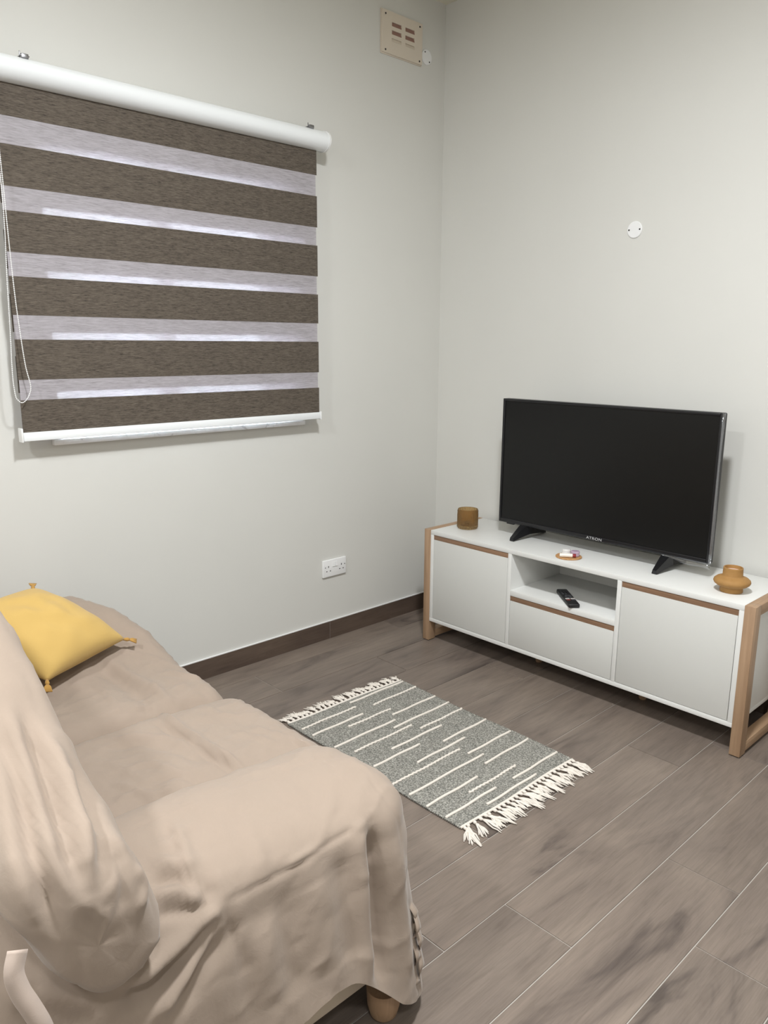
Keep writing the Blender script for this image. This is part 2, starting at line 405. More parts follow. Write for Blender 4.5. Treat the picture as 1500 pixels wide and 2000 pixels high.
# ------------------------------------------------------------------ media cabinet
SX0, SX1, SYF, SYB, ZB, ZT, LW = .3242, 1.8785, -.4252, -.0374, .1043, .5633, .0386
CX0, CX1 = SX0+LW, SX1-LW
cab = empty('media_cabinet', ((SX0+SX1)/2, (SYF+SYB)/2, 0), label='long white media cabinet with oak end frames along the wall', cat='cabinet')
T = .018
d1a, d1b, d2a, d2b = .826, .844, 1.356, 1.374
boxes('cabinet_top', [((CX0, SYF, ZT-.021), (CX1, SYB, ZT))], WHITE, cab, .0012)
boxes('cabinet_bottom', [((CX0, SYF, ZB), (CX1, SYB, ZB+T))], WHITE, cab, .0012)
for a, b in ((CX0, CX0+T), (CX1-T, CX1)):
    boxes('side_panel', [((a, SYF, ZB+T), (b, SYB, ZT-.021))], WHITE, cab, .0008)
for a, b in ((d1a, d1b), (d2a, d2b)):
    boxes('divider', [((a, SYF, ZB+T), (b, SYB, ZT-.021))], WHITE, cab, .0008)
SHZ = .377
boxes('shelf', [((d1b, SYF, SHZ-.024), (d2a, SYB, SHZ))], WHITE, cab, .0008)
boxes('back_panel', [((CX0+T, SYB-.006, ZB+T), (CX1-T, SYB-.002, ZT-.021))], WHITE, cab, 0)
def front(name, xa, xb, zt, strip):
    g = .0022
    zs = zt-.0235
    boxes(name, [((xa+g, SYF+.001, ZB+T+g), (xb-g, SYF+.018, zs))], DOORW, cab, .001)
    boxes('finger_strip', [((xa+g*.3, SYF+.004, zs-.012), (xb-g*.3, SYF+.03, zt))], STRIP, cab, .0005) if False else \
        boxes('finger_strip', [((xa+.0005, SYF+.0035, zs+.0005), (xb-.0005, SYF+.030, zt-.0003))], STRIP, cab, .0005)
front('door', CX0+T, d1a, ZT-.021, 1)
front('drawer_front', d1b, d2a, SHZ-.024, 1)
front('door', d2b, CX1-T, ZT-.021, 1)
for xa, xb in ((SX0, CX0-.0004), (CX1+.0004, SX1)):
    boxes('frame_upright', [((xa, SYF-.003, .004), (xb, SYF+.046, ZT+.001))], OAKZ, cab, .0015)
    boxes('frame_upright', [((xa, SYB-.046, .004), (xb, SYB+.002, ZT+.001))], OAKZ, cab, .0015)
    boxes('frame_rail', [((xa, SYF+.0462, ZT-.037), (xb, SYB-.0462, ZT+.001))], OAKY, cab, .0015)
    boxes('frame_rail', [((xa, SYF+.0462, .012), (xb, SYB-.0462, .05))], OAKY, cab, .0015)
    for y in (SYF+.02, SYB-.02):
        boxes('glide', [((xa+.004, y-.018, 0), (xb-.004, y+.018, .0045))], BLACKM, cab, .001)
for x in (d1b+.04, d2b+.03):
    for y in (SYF+.19,):
        bm = bmesh.new(); lathe(bm, [(0, 0), (.014, 0), (.016, .004), (.017, ZB), (0, ZB)], 20, Matrix.Translation((x, y, 0)))
        link('foot', bm_mesh(bm), OAKZ, cab, smooth=40)

# ------------------------------------------------------------------ television
TX0, TX1, TZ0, TZ1, TY = .614, 1.618, .622, 1.195, -.225
tv = empty('television', ((TX0+TX1)/2, TY+.02, ZT), label='black flat screen television standing on two splayed feet', cat='television')
bm = bmesh.new(); box(bm, (TX0, TY+.004, TZ0), (TX1, TY+.036, TZ1), .006, 3); box(bm, (TX0+.14, TY+.036, TZ0+.05), (TX1-.14, TY+.075, TZ1-.22), .012, 3)
link('housing', bm_mesh(bm), BLACKM, tv, smooth=40)
bz = .011
boxes('bezel', [((TX0, TY-.004, TZ0), (TX0+bz, TY+.006, TZ1)), ((TX1-bz, TY-.004, TZ0), (TX1, TY+.006, TZ1)), ((TX0+bz, TY-.004, TZ1-bz), (TX1-bz, TY+.006, TZ1)), ((TX0+bz, TY-.004, TZ0), (TX1-bz, TY+.006, TZ0+.019))], BLACKP, tv, .0025, 3)
boxes('screen', [((TX0+bz, TY+.0005, TZ0+.019), (TX1-bz, TY+.0045, TZ1-bz))], SCREEN, tv, 0)
boxes('sensor_nub', [((TX0+.045, TY-.002, TZ0-.006), (TX0+.085, TY+.014, TZ0+.001))], BLACKP, tv, .002)
for x in (.757, 1.447):
    e = None
    bm = bmesh.new()
    def leg(y0, y1):      # tapering splayed prong from under the set to the cabinet top
        sec = []
        for t in (0, .25, .6, 1):
            y = y0+(y1-y0)*t; zt = TZ0+.010-(TZ0+.010-(ZT+.016))*t**1.05; h = .052*(1-t)+.014*t
            zb = max(zt-h, ZT+.0006) if t > .7 else zt-h*.9
            w = .027*(1-t)+.011*t
            sec.append([bm.verts.new((x-w, y, zb)), bm.verts.new((x+w, y, zb)), bm.verts.new((x+w*.75, y, zt)), bm.verts.new((x-w*.75, y, zt))])
        for A, B in zip(sec, sec[1:]):
            for k in range(4): bm.faces.new((A[k], A[(k+1) % 4], B[(k+1) % 4], B[k]))
        bm.faces.new(sec[0][::-1]); bm.faces.new(sec[-1])
    leg(TY+.012, -.314); leg(TY+.012, -.062)
    me = bm_mesh(bm); link('foot', me, BLACKP, tv, smooth=40)
cu = bpy.data.curves.new('logo_text', 'FONT'); cu.body = 'ATRON'; cu.size = .0165; cu.extrude = .0004; cu.align_x = 'CENTER'; cu.space_character = 1.08
to = bpy.data.objects.new('tmp', cu); COL.objects.link(to); bpy.context.view_layer.update()
me = bpy.data.meshes.new_from_object(to.evaluated_get(bpy.context.evaluated_depsgraph_get())); bpy.data.objects.remove(to)
me.transform(Matrix.Translation(((TX0+TX1)/2+.008, TY-.0043, TZ0+.0035)) @ Matrix.Rotation(PI/2, 4, 'X') @ Matrix.Diagonal((1.25, 1, 1, 1)))
tag(link('logo', me, SILVERP, tv), label='silver lettering on the lower bezel')
def m_film():
    k = MT('clear_film', (1, 1, 1, 1)); out = k.N['Material Output']
    tr = k.n('ShaderNodeBsdfTransparent'); gl = k.n('ShaderNodeBsdfGlossy', {'Roughness': .12, 'Color': (.9, .93, 1, 1)})
    k.t.links.new(k.n('ShaderNodeMixShader', {0: .15, 1: tr.outputs[0], 2: gl.outputs[0]}).outputs[0], out.inputs[0]); return k.m
FILM = m_film()
def film(pts, name='protective_film'):
    bm = bmesh.new(); A = [bm.verts.new(p) for p, q in pts]; B = [bm.verts.new(q) for p, q in pts]
    for i in range(len(pts)-1): bm.faces.new((A[i], A[i+1], B[i+1], B[i]))
    o = link(name, bm_mesh(bm), FILM, tv, smooth=180)
    md = o.modifiers.new('thick', 'SOLIDIFY'); md.thickness = .0006
    return o
pts = []
for i in range(15):
    t = i/14; x = TX1-.19+.195*t
    dz = -.004-.016*t**1.5+.004*math.sin(9*t)
    pts.append(((x, TY-.006, TZ0+.006), (x+.004, TY-.009-.006*math.sin(3*t), TZ0+dz)))
tag(film(pts), label='clear protective film peeling off the lower corner')
pts = []
for i in range(13):
    t = i/12; z = TZ0+.0+(TZ1-TZ0)*t
    pts.append(((TX1-.001, TY-.006, z), (TX1+.006+.002*math.sin(7*t), TY+.003, z)))
film(pts)

# ------------------------------------------------------------------ things on the cabinet
def m_amber():
    k = MT('amber_glass', srgb(210, 178, 128), .09); gl = k.b
    gl.inputs['Transmission Weight'].default_value = .9; gl.inputs['IOR'].default_value = 1.3
    return k.bump(k.noise(k.coord((1, 1, .3)), 130, 3, .6), 1.0, .008).m
AMBER = m_amber()
gx, gy = .452, -.262
gh = empty('candle_holder', (gx, gy, ZT), label='ribbed amber glass candle holder standing at the left end of cabinet', cat='candle holder')
bm = bmesh.new(); R0 = .0485
def flute(a, z, i):
    if i in (3, 4, 5, 6, 7, 8, 9): return 1+.055*math.sin(22*a+(1.0 if i % 2 else -1.0)+i*.35)*(1 if i < 10 else 0)
    return 1
pr_ = [(0, .0006), (R0*.93, .0006), (R0*.985, .004)]+[(R0, .010+.0125*i) for i in range(7)]+[(R0*1.0, .093), (R0*.985, .0955), (R0*.95, .095)]+[(R0*.93, .080), (R0*.92, .03), (R0*.88, .016), (0, .014)]
lathe(bm, pr_, 104, None, flute)
link('glass_cup', bm_mesh(bm), AMBER, gh, world=False, smooth=60)
bm = bmesh.new(); lathe(bm, [(0, .0145), (.0185, .0145), (.0190, .028), (.0182, .028), (.018, .025), (0, .025)], 28)
link('tealight', bm_mesh(bm), STEEL, gh, world=False, smooth=40)
k = MT('cork', srgb(186, 140, 92), .8); cn = k.noise(k.coord(), 140, 4, .7)
CORK = k.col(k.ramp(cn, [(.3, srgb(150, 106, 64)), (.5, srgb(188, 142, 94)), (.7, srgb(206, 164, 116))])).m
cx, cy = 1.081, -.347
co = empty('coaster', (cx, cy, ZT), label='round brown coaster holding small cosmetics in front of television', cat='coaster')
bm = bmesh.new(); lathe(bm, [(0, .0004), (.0525, .0004), (.0545, .002), (.0545, .004), (.052, .006), (.047, .0056), (0, .0054)], 48)
link('coaster_disc', bm_mesh(bm), CORK, co, world=False, smooth=40)
CREAM = MT('cream_plastic_tube', srgb(232, 226, 216), .35).m; RED = MT('dark_red_cap', srgb(140, 44, 48), .35).m
LILAC = MT('lilac_plastic', srgb(206, 182, 204), .25, **{'Transmission Weight': .2}).m; CLEARW = MT('pearl_plastic', srgb(226, 224, 222), .2).m
CZ = ZT+.0058
def lying(root, prof_parts, ang):
    for nm, prof_, mat in prof_parts:
        bm = bmesh.new(); lathe(bm, prof_, 24, Matrix.Rotation(ang, 4, 'Z') @ Matrix.Rotation(PI/2, 4, 'Y')); link(nm, bm_mesh(bm), mat, root, world=False, smooth=40)
lb = empty('lip_balm', (cx+.012, cy-.024, CZ+.0086), label='small white lip balm stick with dark red end lying on coaster', cat='cosmetics')
lying(lb, [('tube_body', [(0, -.034), (.0078, -.034), (.0084, -.032), (.0084, .018), (0, .018)], CREAM), ('tube_cap', [(0, .0181), (.0076, .0181), (.0076, .030), (.0066, .032), (0, .032)], RED)], .62)
jr = empty('cosmetic_jar', (cx-.016, cy+.006, CZ), label='small pearly screw-top jar on the left of the coaster', cat='jar')
bm = bmesh.new(); lathe(bm, [(0, .0004), (.017, .0004), (.0185, .002), (.0185, .012), (.0165, .0145), (0, .0145)], 32); link('jar_body', bm_mesh(bm), CLEARW, jr, world=False, smooth=40)
bm = bmesh.new(); lathe(bm, [(0, .0148), (.0175, .0148), (.0178, .025), (.0165, .027), (0, .027)], 32); link('jar_lid', bm_mesh(bm), STEEL if False else CLEARW, jr, world=False, smooth=40)
lt = empty('lilac_pot', (cx+.020, cy+.017, CZ), label='small lilac plastic pot at the back of the coaster', cat='pot')
bm = bmesh.new(); lathe(bm, [(0, .0004), (.016, .0004), (.0175, .002), (.0175, .013), (0, .013)], 32); link('pot_body', bm_mesh(bm), LILAC, lt, world=False, smooth=40)
bm = bmesh.new(); lathe(bm, [(0, .0133), (.0185, .0133), (.0185, .020), (.0165, .022), (0, .022)], 32); link('pot_lid', bm_mesh(bm), LILAC, lt, world=False, smooth=40)
# remote control
A = Vector((1.017, -.287, 0)); B = Vector((1.170, -.422, 0)); d = B-A
rc = empty('remote_control', ((A.x+B.x)/2, (A.y+B.y)/2, SHZ), rz=math.atan2(d.y, d.x), label='slim black remote control lying on the open cabinet shelf', cat='remote')
RL, RWd = d.length, .047
bm = bmesh.new(); box(bm, (-RL/2, -RWd/2, .0006), (RL/2, RWd/2, .019), .006, 3); link('remote_body', bm_mesh(bm), BLACKM, rc, world=False, smooth=40)
BTN = MT('button_grey', srgb(70, 70, 74), .5).m; BTW = MT('button_pale', srgb(196, 190, 186), .5).m; BTR = MT('button_red', srgb(130, 50, 44), .5).m
def btn(x, y, w, h, mat):
    bm = bmesh.new(); box(bm, (x-w/2, y-h/2, .0188), (x+w/2, y+h/2, .0204), .0005, 1); link('button', bm_mesh(bm), mat, rc, world=False)
for y in (-.011, .011): btn(.034, y, .011, .018, BTW)
for y in (-.011, .011): btn(.050, y, .008, .016, BTR if y < 0 else BTN)
for i in range(4):
    for y in (-.013, 0, .013): btn(-.080+i*.017, y, .008, .008, MT.__new__(MT) and BTN)
bm = bmesh.new(); lathe(bm, [(.008, .0188), (.015, .0188), (.015, .0203), (.008, .0203), (.008, .0188)], 24, Matrix.Translation((.004, 0, 0))); link('navigation_ring', bm_mesh(bm), BTN, rc, world=False, smooth=40)
# terracotta candle holder
k = MT('terracotta', srgb(190, 132, 72), .75); TERRA = k.col(k.mix(k.noise(k.coord(), 60, 4), srgb(152, 112, 60), srgb(171, 130, 76))).bump(k.noise(k.coord(), 400, 2), .1, .0006).m
WAX = MT('pale_glaze', srgb(205, 180, 168), .6).m
te = empty('terracotta_candle_holder', (1.740, -.302, ZT), label='ochre terracotta candle holder with wide round belly at right end', cat='candle holder')
prof_ = [(0, .0005), (.0385, .0005), (.0395, .003), (.0385, .018), (.040, .0205), (.052, .0245), (.0605, .031), (.0635, .038), (.0615, .045), (.054, .0515), (.0425, .0555), (.0365, .058), (.0345, .062), (.0335, .086), (.0335, .0895), (.032, .091), (.0295, .0905), (.0290, .078)]
bm = bmesh.new(); lathe(bm, prof_, 56); link('holder_body', bm_mesh(bm), TERRA, te, world=False, smooth=45)
bm = bmesh.new(); lathe(bm, [(.0289, .0785), (.028, .0775), (0, .0772), (0, .074), (.0289, .074)], 40); tag(link('inner_cup', bm_mesh(bm), WAX, te, world=False, smooth=45), label='pale inside of the cup')

# ------------------------------------------------------------------ woven rug
rug = empty('woven_rug', (1.03, -1.165, 0), label='small grey green woven rug with cream cords and fringed ends', cat='rug')
def m_rug():
    k = MT('rug_twill', srgb(130, 134, 126), .95)
    w = k.n('ShaderNodeTexWave', {'Vector': k.coord((1, 1, 1), (0, 0, .9)), 'Scale': 60, 'Distortion': 2.0, 'Detail': 2, 'Detail Scale': 3}).outputs['Fac']
    n = k.noise(k.coord((1, 1, 1)), 190, 4, .75); b = k.noise(k.coord(), 14, 3)
    c = k.ramp(n, [(.34, srgb(84, 83, 79)), (.48, srgb(130, 128, 122)), (.58, srgb(172, 169, 162)), (.72, srgb(214, 211, 206))])
    c = k.mix(.55, c, k.ramp(w, [(.2, (.55, .55, .54)), (.7, (1.15, 1.14, 1.12))]), 'MULTIPLY')
    c = k.mix(.5, c, k.ramp(b, [(.3, (.84, .86, .84)), (.7, (1.1, 1.1, 1.08))]), 'MULTIPLY')
    h = k.mix(.5, w, n)
    return k.col(c).bump(h, .6, .003).m
RUGM = m_rug()
k = MT('cream_cotton', srgb(226, 218, 208), .9); CORD = k.bump(k.noise(k.coord((1, 1, 1)), 240, 3), .4, .002).m
def rug_pt(s, t, z=0):      # s along X, t along Y, corners as laid on the floor
    a = Vector((.590, -1.452, 0)); b = Vector((1.475, -1.464, 0)); c = Vector((1.480, -.872, 0)); e = Vector((.602, -.862, 0))
    p = a.lerp(b, s).lerp(e.lerp(c, s), t); wob = .004*math.sin(9*s+1)*(1 if t > .5 else -.6)*abs(t-.5)*2
    return Vector((p.x+.003*math.sin(8*t+5*s), p.y+wob, z))
bm = bmesh.new(); NX, NY = 60, 40; g = []
for top in (0, 1):
    for i in range(NX+1):
        for j in range(NY+1):
            s, t = i/NX, j/NY
            z = .0008 if not top else .0068+.0012*mnoise.noise(Vector((s*9, t*7, 3)))
            g.append(bm.verts.new(rug_pt(s, t, z)))
ix = lambda k, i, j: g[k*(NX+1)*(NY+1)+i*(NY+1)+j]
for i in range(NX):
    for j in range(NY):
        bm.faces.new((ix(1, i, j), ix(1, i+1, j), ix(1, i+1, j+1), ix(1, i, j+1))); bm.faces.new((ix(0, i, j), ix(0, i, j+1), ix(0, i+1, j+1), ix(0, i+1, j)))
for i in range(NX):
    for j in (0, NY): bm.faces.new((ix(0, i, j), ix(0, i+1, j), ix(1, i+1, j), ix(1, i, j)))
for j in range(NY):
    for i in (0, NX): bm.faces.new((ix(0, i, j), ix(0, i, j+1), ix(1, i, j+1), ix(1, i, j)))
link('rug_field', bm_mesh(bm), RUGM, rug, smooth=50)
CORDS = [(0, .623, -1.164, -.869), (1, .699, -1.107, -.867), (1, .664, -1.442, -1.177), (0, .729, -1.441, -1.195), (1, .771, -1.297, -1.088), (0, .814, -1.108, -.871), (0, .851, -1.437, -1.137), (0, .892, -1.178, -.871), (1, .924, -1.405, -1.118), (1, .965, -1.108, -.873), (0, 1.001, -1.293, -1.037), (0, 1.043, -1.421, -1.2), (0, 1.088, -1.115, -.874), (0, 1.126, -1.291, -1.043), (1, 1.167, -1.452, -1.119), (0, 1.209, -1.115, -.879), (0, 1.247, -1.452, -1.085), (0, 1.291, -1.123, -.879), (0, 1.328, -1.458, -1.213), (1, 1.372, -1.299, -1.06), (0, 1.417, -1.127, -.881), (0, 1.410, -1.456, -1.22), (0, 1.452, -1.308, -1.055)]
for tw, x, ya, yb in CORDS:
    bm = bmesh.new(); n = 60 if tw else 24; P = []; Rr = []
    for i in range(n+1):
        t = i/n; y = ya+(yb-ya)*t
        P.append((x+.0013*math.sin(t*9+x*30)+(.0026*math.sin(y*2*PI/.0185) if tw else 0), y, .0085+(.0010*math.sin(y*2*PI/.0185+1) if tw else 0)))
        Rr.append(.0040*(.75+.5*abs(math.sin(y*PI/.0185))) if tw else .0046)
    tube(bm, P, Rr, 6)
    for e in (P[0], P[-1]): bmesh.ops.create_icosphere(bm, subdivisions=1, radius=.0056, matrix=Matrix.Translation(e))
    link('twisted_cord' if tw else 'cord_stripe', bm_mesh(bm), CORD, rug, smooth=180)
bm = bmesh.new()
for t in (0, 1):
    for i in range(120):
        p = rug_pt((i+.5)/120, t, .0055); bmesh.ops.create_icosphere(bm, subdivisions=1, radius=.0042, matrix=Matrix.Translation(p) @ Matrix.Diagonal((.7, .9, .9, 1)))
tag(link('edge_stitching', bm_mesh(bm), RUGM, rug, smooth=180), kind='stuff')
for t, s in ((0, 0), (0, 1)):      # cream selvedge along both fringed ends
    bm = bmesh.new(); tube(bm, [rug_pt(s, i/40, .0062) for i in range(41)], .0046, 6); link('end_selvedge', bm_mesh(bm), CORD, rug, smooth=180)
rnd = random.Random(3)
for s in (0, 1):
    sg = -1 if s == 0 else 1
    NT = 27
    for i in range(NT):
        t = (i+.5)/NT; b = rug_pt(s, t, .0055)
        bm = bmesh.new()
        L = (.062 if s == 0 else .088)*rnd.uniform(.8, 1.2); a0 = rnd.gauss(0, .22)
        if s == 1 and i < 3: a0 -= .55; L *= 1.15
        dirv = Vector((sg*math.cos(a0), math.sin(a0), 0)); side = Vector((-dirv.y, dirv.x, 0))
        kn = b+dirv*.012; kn.z = .0075
        tube(bm, [b, b+dirv*.005+Vector((0, 0, .002)), kn, kn+dirv*.005], [.0034, .0040, .0062, .0044], 7)
        for q in range(9):
            sp = (q-4)/4*.011+rnd.gauss(0, .003); ll = L*rnd.uniform(.72, 1.08); cv = rnd.gauss(0, .006)
            P = []
            for m in range(6):
                w = m/5; p = kn+dirv*(.004+(ll-.016)*w)+side*(sp*min(1, w*1.6)+cv*w*w); p.z = .0070+rnd.uniform(0, .006)*math.sin(PI*w)-.0035*w
                P.append(p)
            tube(bm, P, [.0024, .0027, .0027, .0025, .0022, .0014], 5)
        link('fringe_tassel', bm_mesh(bm), CORD, rug, smooth=180)

# ------------------------------------------------------------------ sofa under a loose cotton cover
sofa = empty('sofa', (.95, -2.45, 0), label='two seat sofa under a loose wrinkled beige cotton cover', cat='sofa')
# folds of the cover: patch, height, width, line along the cloth in metres
WR = [('arm',-0.004,0.006,[(1.809,-2.48,0.511),(1.81,-2.414,0.507),(1.809,-2.347,0.505),(1.806,-2.28,0.507),(1.801,-2.194,0.507),(1.804,-2.136,0.507)]), ('arm',-0.004,0.006,[(1.81,-2.476,0.508),(1.819,-2.469,0.445),(1.834,-2.462,0.369),(1.846,-2.452,0.284)]), ('arm',0.024,0.018,[(1.811,-2.487,0.508),(1.814,-2.538,0.488),(1.814,-2.602,0.474),(1.814,-2.666,0.477)]), ('arm',-0.028,0.02,[(1.815,-2.49,0.495),(1.817,-2.55,0.468),(1.82,-2.616,0.444),(1.82,-2.667,0.44)]), ('arm',0.016,0.014,[(1.817,-2.494,0.481),(1.821,-2.549,0.445),(1.826,-2.595,0.41),(1.827,-2.623,0.391)]), ('arm',-0.016,0.016,[(1.816,-2.49,0.456),(1.826,-2.529,0.426),(1.83,-2.571,0.387)]), ('arm',-0.036,0.016,[(1.81,-2.137,0.499),(1.827,-2.143,0.41),(1.838,-2.143,0.298),(1.859,-2.153,0.168)]), ('arm',0.012,0.02,[(1.807,-2.173,0.499),(1.832,-2.182,0.375),(1.86,-2.191,0.205)]), ('arm',0.012,0.022,[(1.818,-2.088,0.447),(1.827,-2.073,0.3),(1.851,-2.067,0.112)]), ('arm',0.006,0.007,[(1.806,-2.345,0.511),(1.803,-2.302,0.511),(1.804,-2.27,0.512)]), ('arm',0.006,0.007,[(1.801,-2.181,0.506),(1.803,-2.143,0.507)]), ('arm',0.01,0.011,[(1.65,-2.485,0.583),(1.694,-2.492,0.578),(1.745,-2.509,0.564),(1.773,-2.511,0.548),(1.795,-2.51,0.531)]), ('arm',-0.008,0.01,[(1.646,-2.496,0.584),(1.698,-2.508,0.578),(1.748,-2.523,0.563)]), ('arm',0.01,0.012,[(1.719,-2.558,0.574),(1.73,-2.519,0.571),(1.757,-2.501,0.557)]), ('arm',-0.014,0.012,[(1.748,-2.573,0.565),(1.755,-2.533,0.56),(1.782,-2.512,0.542),(1.805,-2.492,0.519)]), ('arm',0.014,0.012,[(1.768,-2.582,0.557),(1.775,-2.54,0.548),(1.798,-2.512,0.528)]), ('arm',-0.01,0.01,[(1.788,-2.589,0.54),(1.798,-2.545,0.524),(1.808,-2.495,0.513)]), ('arm',0.008,0.035,[(1.816,-2.295,0.482),(1.833,-2.292,0.381),(1.851,-2.289,0.279)]), ('arm',-0.007,0.035,[(1.815,-2.365,0.455),(1.835,-2.359,0.357),(1.852,-2.357,0.269)]), ('arm',-0.009,0.028,[(1.815,-2.226,0.468),(1.84,-2.229,0.349),(1.855,-2.227,0.254)]), ('arm',0.008,0.03,[(1.819,-2.401,0.446),(1.835,-2.403,0.374),(1.846,-2.403,0.284)]), ('arm',0.005,0.008,[(1.717,-2.457,0.573),(1.766,-2.467,0.554),(1.799,-2.476,0.527)]), ('arm',0.004,0.01,[(1.711,-2.367,0.569),(1.767,-2.383,0.553),(1.802,-2.387,0.522)]), ('seat',0.01,0.009,[(0.972,-2.181,0.432),(1.099,-2.193,0.476),(1.214,-2.192,0.475),(1.33,-2.191,0.474),(1.414,-2.178,0.459)]), ('seat',-0.009,0.009,[(1.087,-2.23,0.476),(1.214,-2.214,0.475),(1.33,-2.212,0.473),(1.411,-2.198,0.46)]), ('seat',0.006,0.011,[(1.078,-2.369,0.476),(1.113,-2.305,0.478),(1.18,-2.244,0.474),(1.282,-2.204,0.473),(1.371,-2.188,0.47)]), ('seat',-0.005,0.012,[(1.121,-2.375,0.473),(1.152,-2.311,0.475),(1.234,-2.26,0.476),(1.345,-2.228,0.472)]), ('seat',-0.012,0.03,[(0.617,-2.181,0.486),(0.728,-2.168,0.46),(0.919,-2.175,0.46)]), ('seat',0.01,0.02,[(0.632,-2.147,0.48),(0.754,-2.133,0.458),(0.888,-2.121,0.457)]), ('seat',0.007,0.009,[(0.841,-2.112,0.456),(0.901,-2.119,0.456),(0.954,-2.117,0.443)]), ('seat',-0.006,0.01,[(0.902,-2.17,0.462),(0.953,-2.188,0.451),(0.97,-2.19,0.435)]), ('seat',0.006,0.009,[(0.767,-2.023,0.454),(0.83,-2.007,0.453),(0.873,-1.971,0.439)]), ('seat',0.006,0.009,[(0.893,-2.075,0.455),(0.89,-2.024,0.45)]), ('seat',0.005,0.008,[(1.247,-2.383,0.479),(1.263,-2.328,0.477),(1.347,-2.295,0.474)]), ('seat',-0.005,0.008,[(1.341,-2.368,0.476),(1.34,-2.317,0.474),(1.399,-2.274,0.463)]), ('seat',0.005,0.007,[(1.379,-2.388,0.471),(1.376,-2.349,0.472),(1.412,-2.345,0.461),(1.441,-2.324,0.447)]), ('seat',0.004,0.007,[(1.277,-2.433,0.475),(1.33,-2.411,0.477),(1.416,-2.384,0.462)]), ('seat',0.004,0.007,[(1.082,-2.085,0.471),(1.146,-2.077,0.469),(1.19,-2.042,0.467)]), ('seat',0.004,0.007,[(1.245,-2.108,0.468),(1.312,-2.076,0.468),(1.369,-2.055,0.463)]), ('back',-0.004,0.006,[(1.877,-2.747,0.702),(1.88,-2.728,0.666),(1.881,-2.689,0.614)]), ('back',0.008,0.01,[(1.855,-2.649,0.696),(1.859,-2.639,0.663),(1.878,-2.657,0.638)]), ('back',0.006,0.006,[(1.882,-2.716,0.681),(1.882,-2.713,0.66)]), ('back',0.006,0.006,[(1.881,-2.706,0.671),(1.883,-2.703,0.644)]), ('back',0.017,0.016,[(1.601,-2.721,0.867),(1.679,-2.735,0.826),(1.763,-2.744,0.785),(1.831,-2.755,0.768),(1.864,-2.75,0.729),(1.881,-2.734,0.674)]), ('back',-0.019,0.015,[(1.614,-2.702,0.853),(1.703,-2.711,0.81),(1.781,-2.723,0.776),(1.843,-2.738,0.759),(1.873,-2.738,0.712)]), ('back',0.017,0.017,[(1.646,-2.683,0.827),(1.733,-2.689,0.789),(1.811,-2.701,0.765),(1.857,-2.715,0.739),(1.876,-2.72,0.704)]), ('back',-0.015,0.017,[(1.692,-2.658,0.784),(1.746,-2.665,0.767),(1.826,-2.68,0.754),(1.864,-2.695,0.725),(1.876,-2.708,0.705)]), ('back',-0.019,0.014,[(1.626,-2.737,0.856),(1.707,-2.749,0.811),(1.773,-2.762,0.782),(1.826,-2.775,0.768),(1.868,-2.775,0.729),(1.878,-2.767,0.676)]), ('back',0.013,0.016,[(1.67,-2.757,0.831),(1.749,-2.775,0.792),(1.83,-2.795,0.764),(1.87,-2.791,0.708)]), ('back',-0.008,0.01,[(1.849,-2.668,0.728),(1.875,-2.671,0.693),(1.881,-2.681,0.653)]), ('seat',0.004,0.006,[(1.342,-2.451,0.475),(1.35,-2.408,0.475),(1.381,-2.377,0.471)]), ('seat',0.004,0.006,[(1.401,-2.446,0.464),(1.405,-2.402,0.465),(1.426,-2.359,0.459)]), ('seat',-0.004,0.006,[(1.319,-2.293,0.474),(1.372,-2.27,0.469),(1.435,-2.243,0.447)]), ('seat',0.004,0.006,[(1.192,-2.407,0.478),(1.238,-2.391,0.479),(1.336,-2.377,0.478)]), ('seat',0.004,0.006,[(1.243,-2.061,0.464),(1.303,-2.039,0.468),(1.356,-2.014,0.463)]), ('seat',0.004,0.006,[(0.7,-2.233,0.463),(0.796,-2.237,0.465),(0.944,-2.261,0.458)]), ('seat',-0.004,0.006,[(0.931,-2.305,0.46),(0.944,-2.24,0.458),(0.955,-2.171,0.446)]), ('seat',0.004,0.006,[(0.59,-2.119,0.493),(0.624,-2.052,0.476),(0.695,-2.002,0.458)]), ('arm',0.004,0.007,[(1.809,-2.434,0.51),(1.797,-2.436,0.53),(1.779,-2.44,0.547)]), ('arm',0.004,0.006,[(1.81,-2.392,0.506),(1.801,-2.394,0.525),(1.788,-2.398,0.541)]), ('arm',0.004,0.006,[(1.807,-2.464,0.513),(1.794,-2.465,0.533),(1.775,-2.468,0.549)]), ('arm',0.005,0.008,[(1.674,-2.522,0.582),(1.703,-2.499,0.576),(1.759,-2.482,0.558)]), ('arm',-0.006,0.01,[(1.817,-2.472,0.476),(1.827,-2.46,0.424),(1.834,-2.446,0.369)]), ('arm',0.01,0.014,[(1.787,-2.797,0.54),(1.807,-2.757,0.506),(1.815,-2.704,0.453),(1.824,-2.661,0.425)]), ('arm',-0.012,0.014,[(1.795,-2.808,0.531),(1.813,-2.761,0.488),(1.817,-2.713,0.443)])]
def smooth(x): x = np.clip(x, 0, 1); return x*x*(3-2*x)
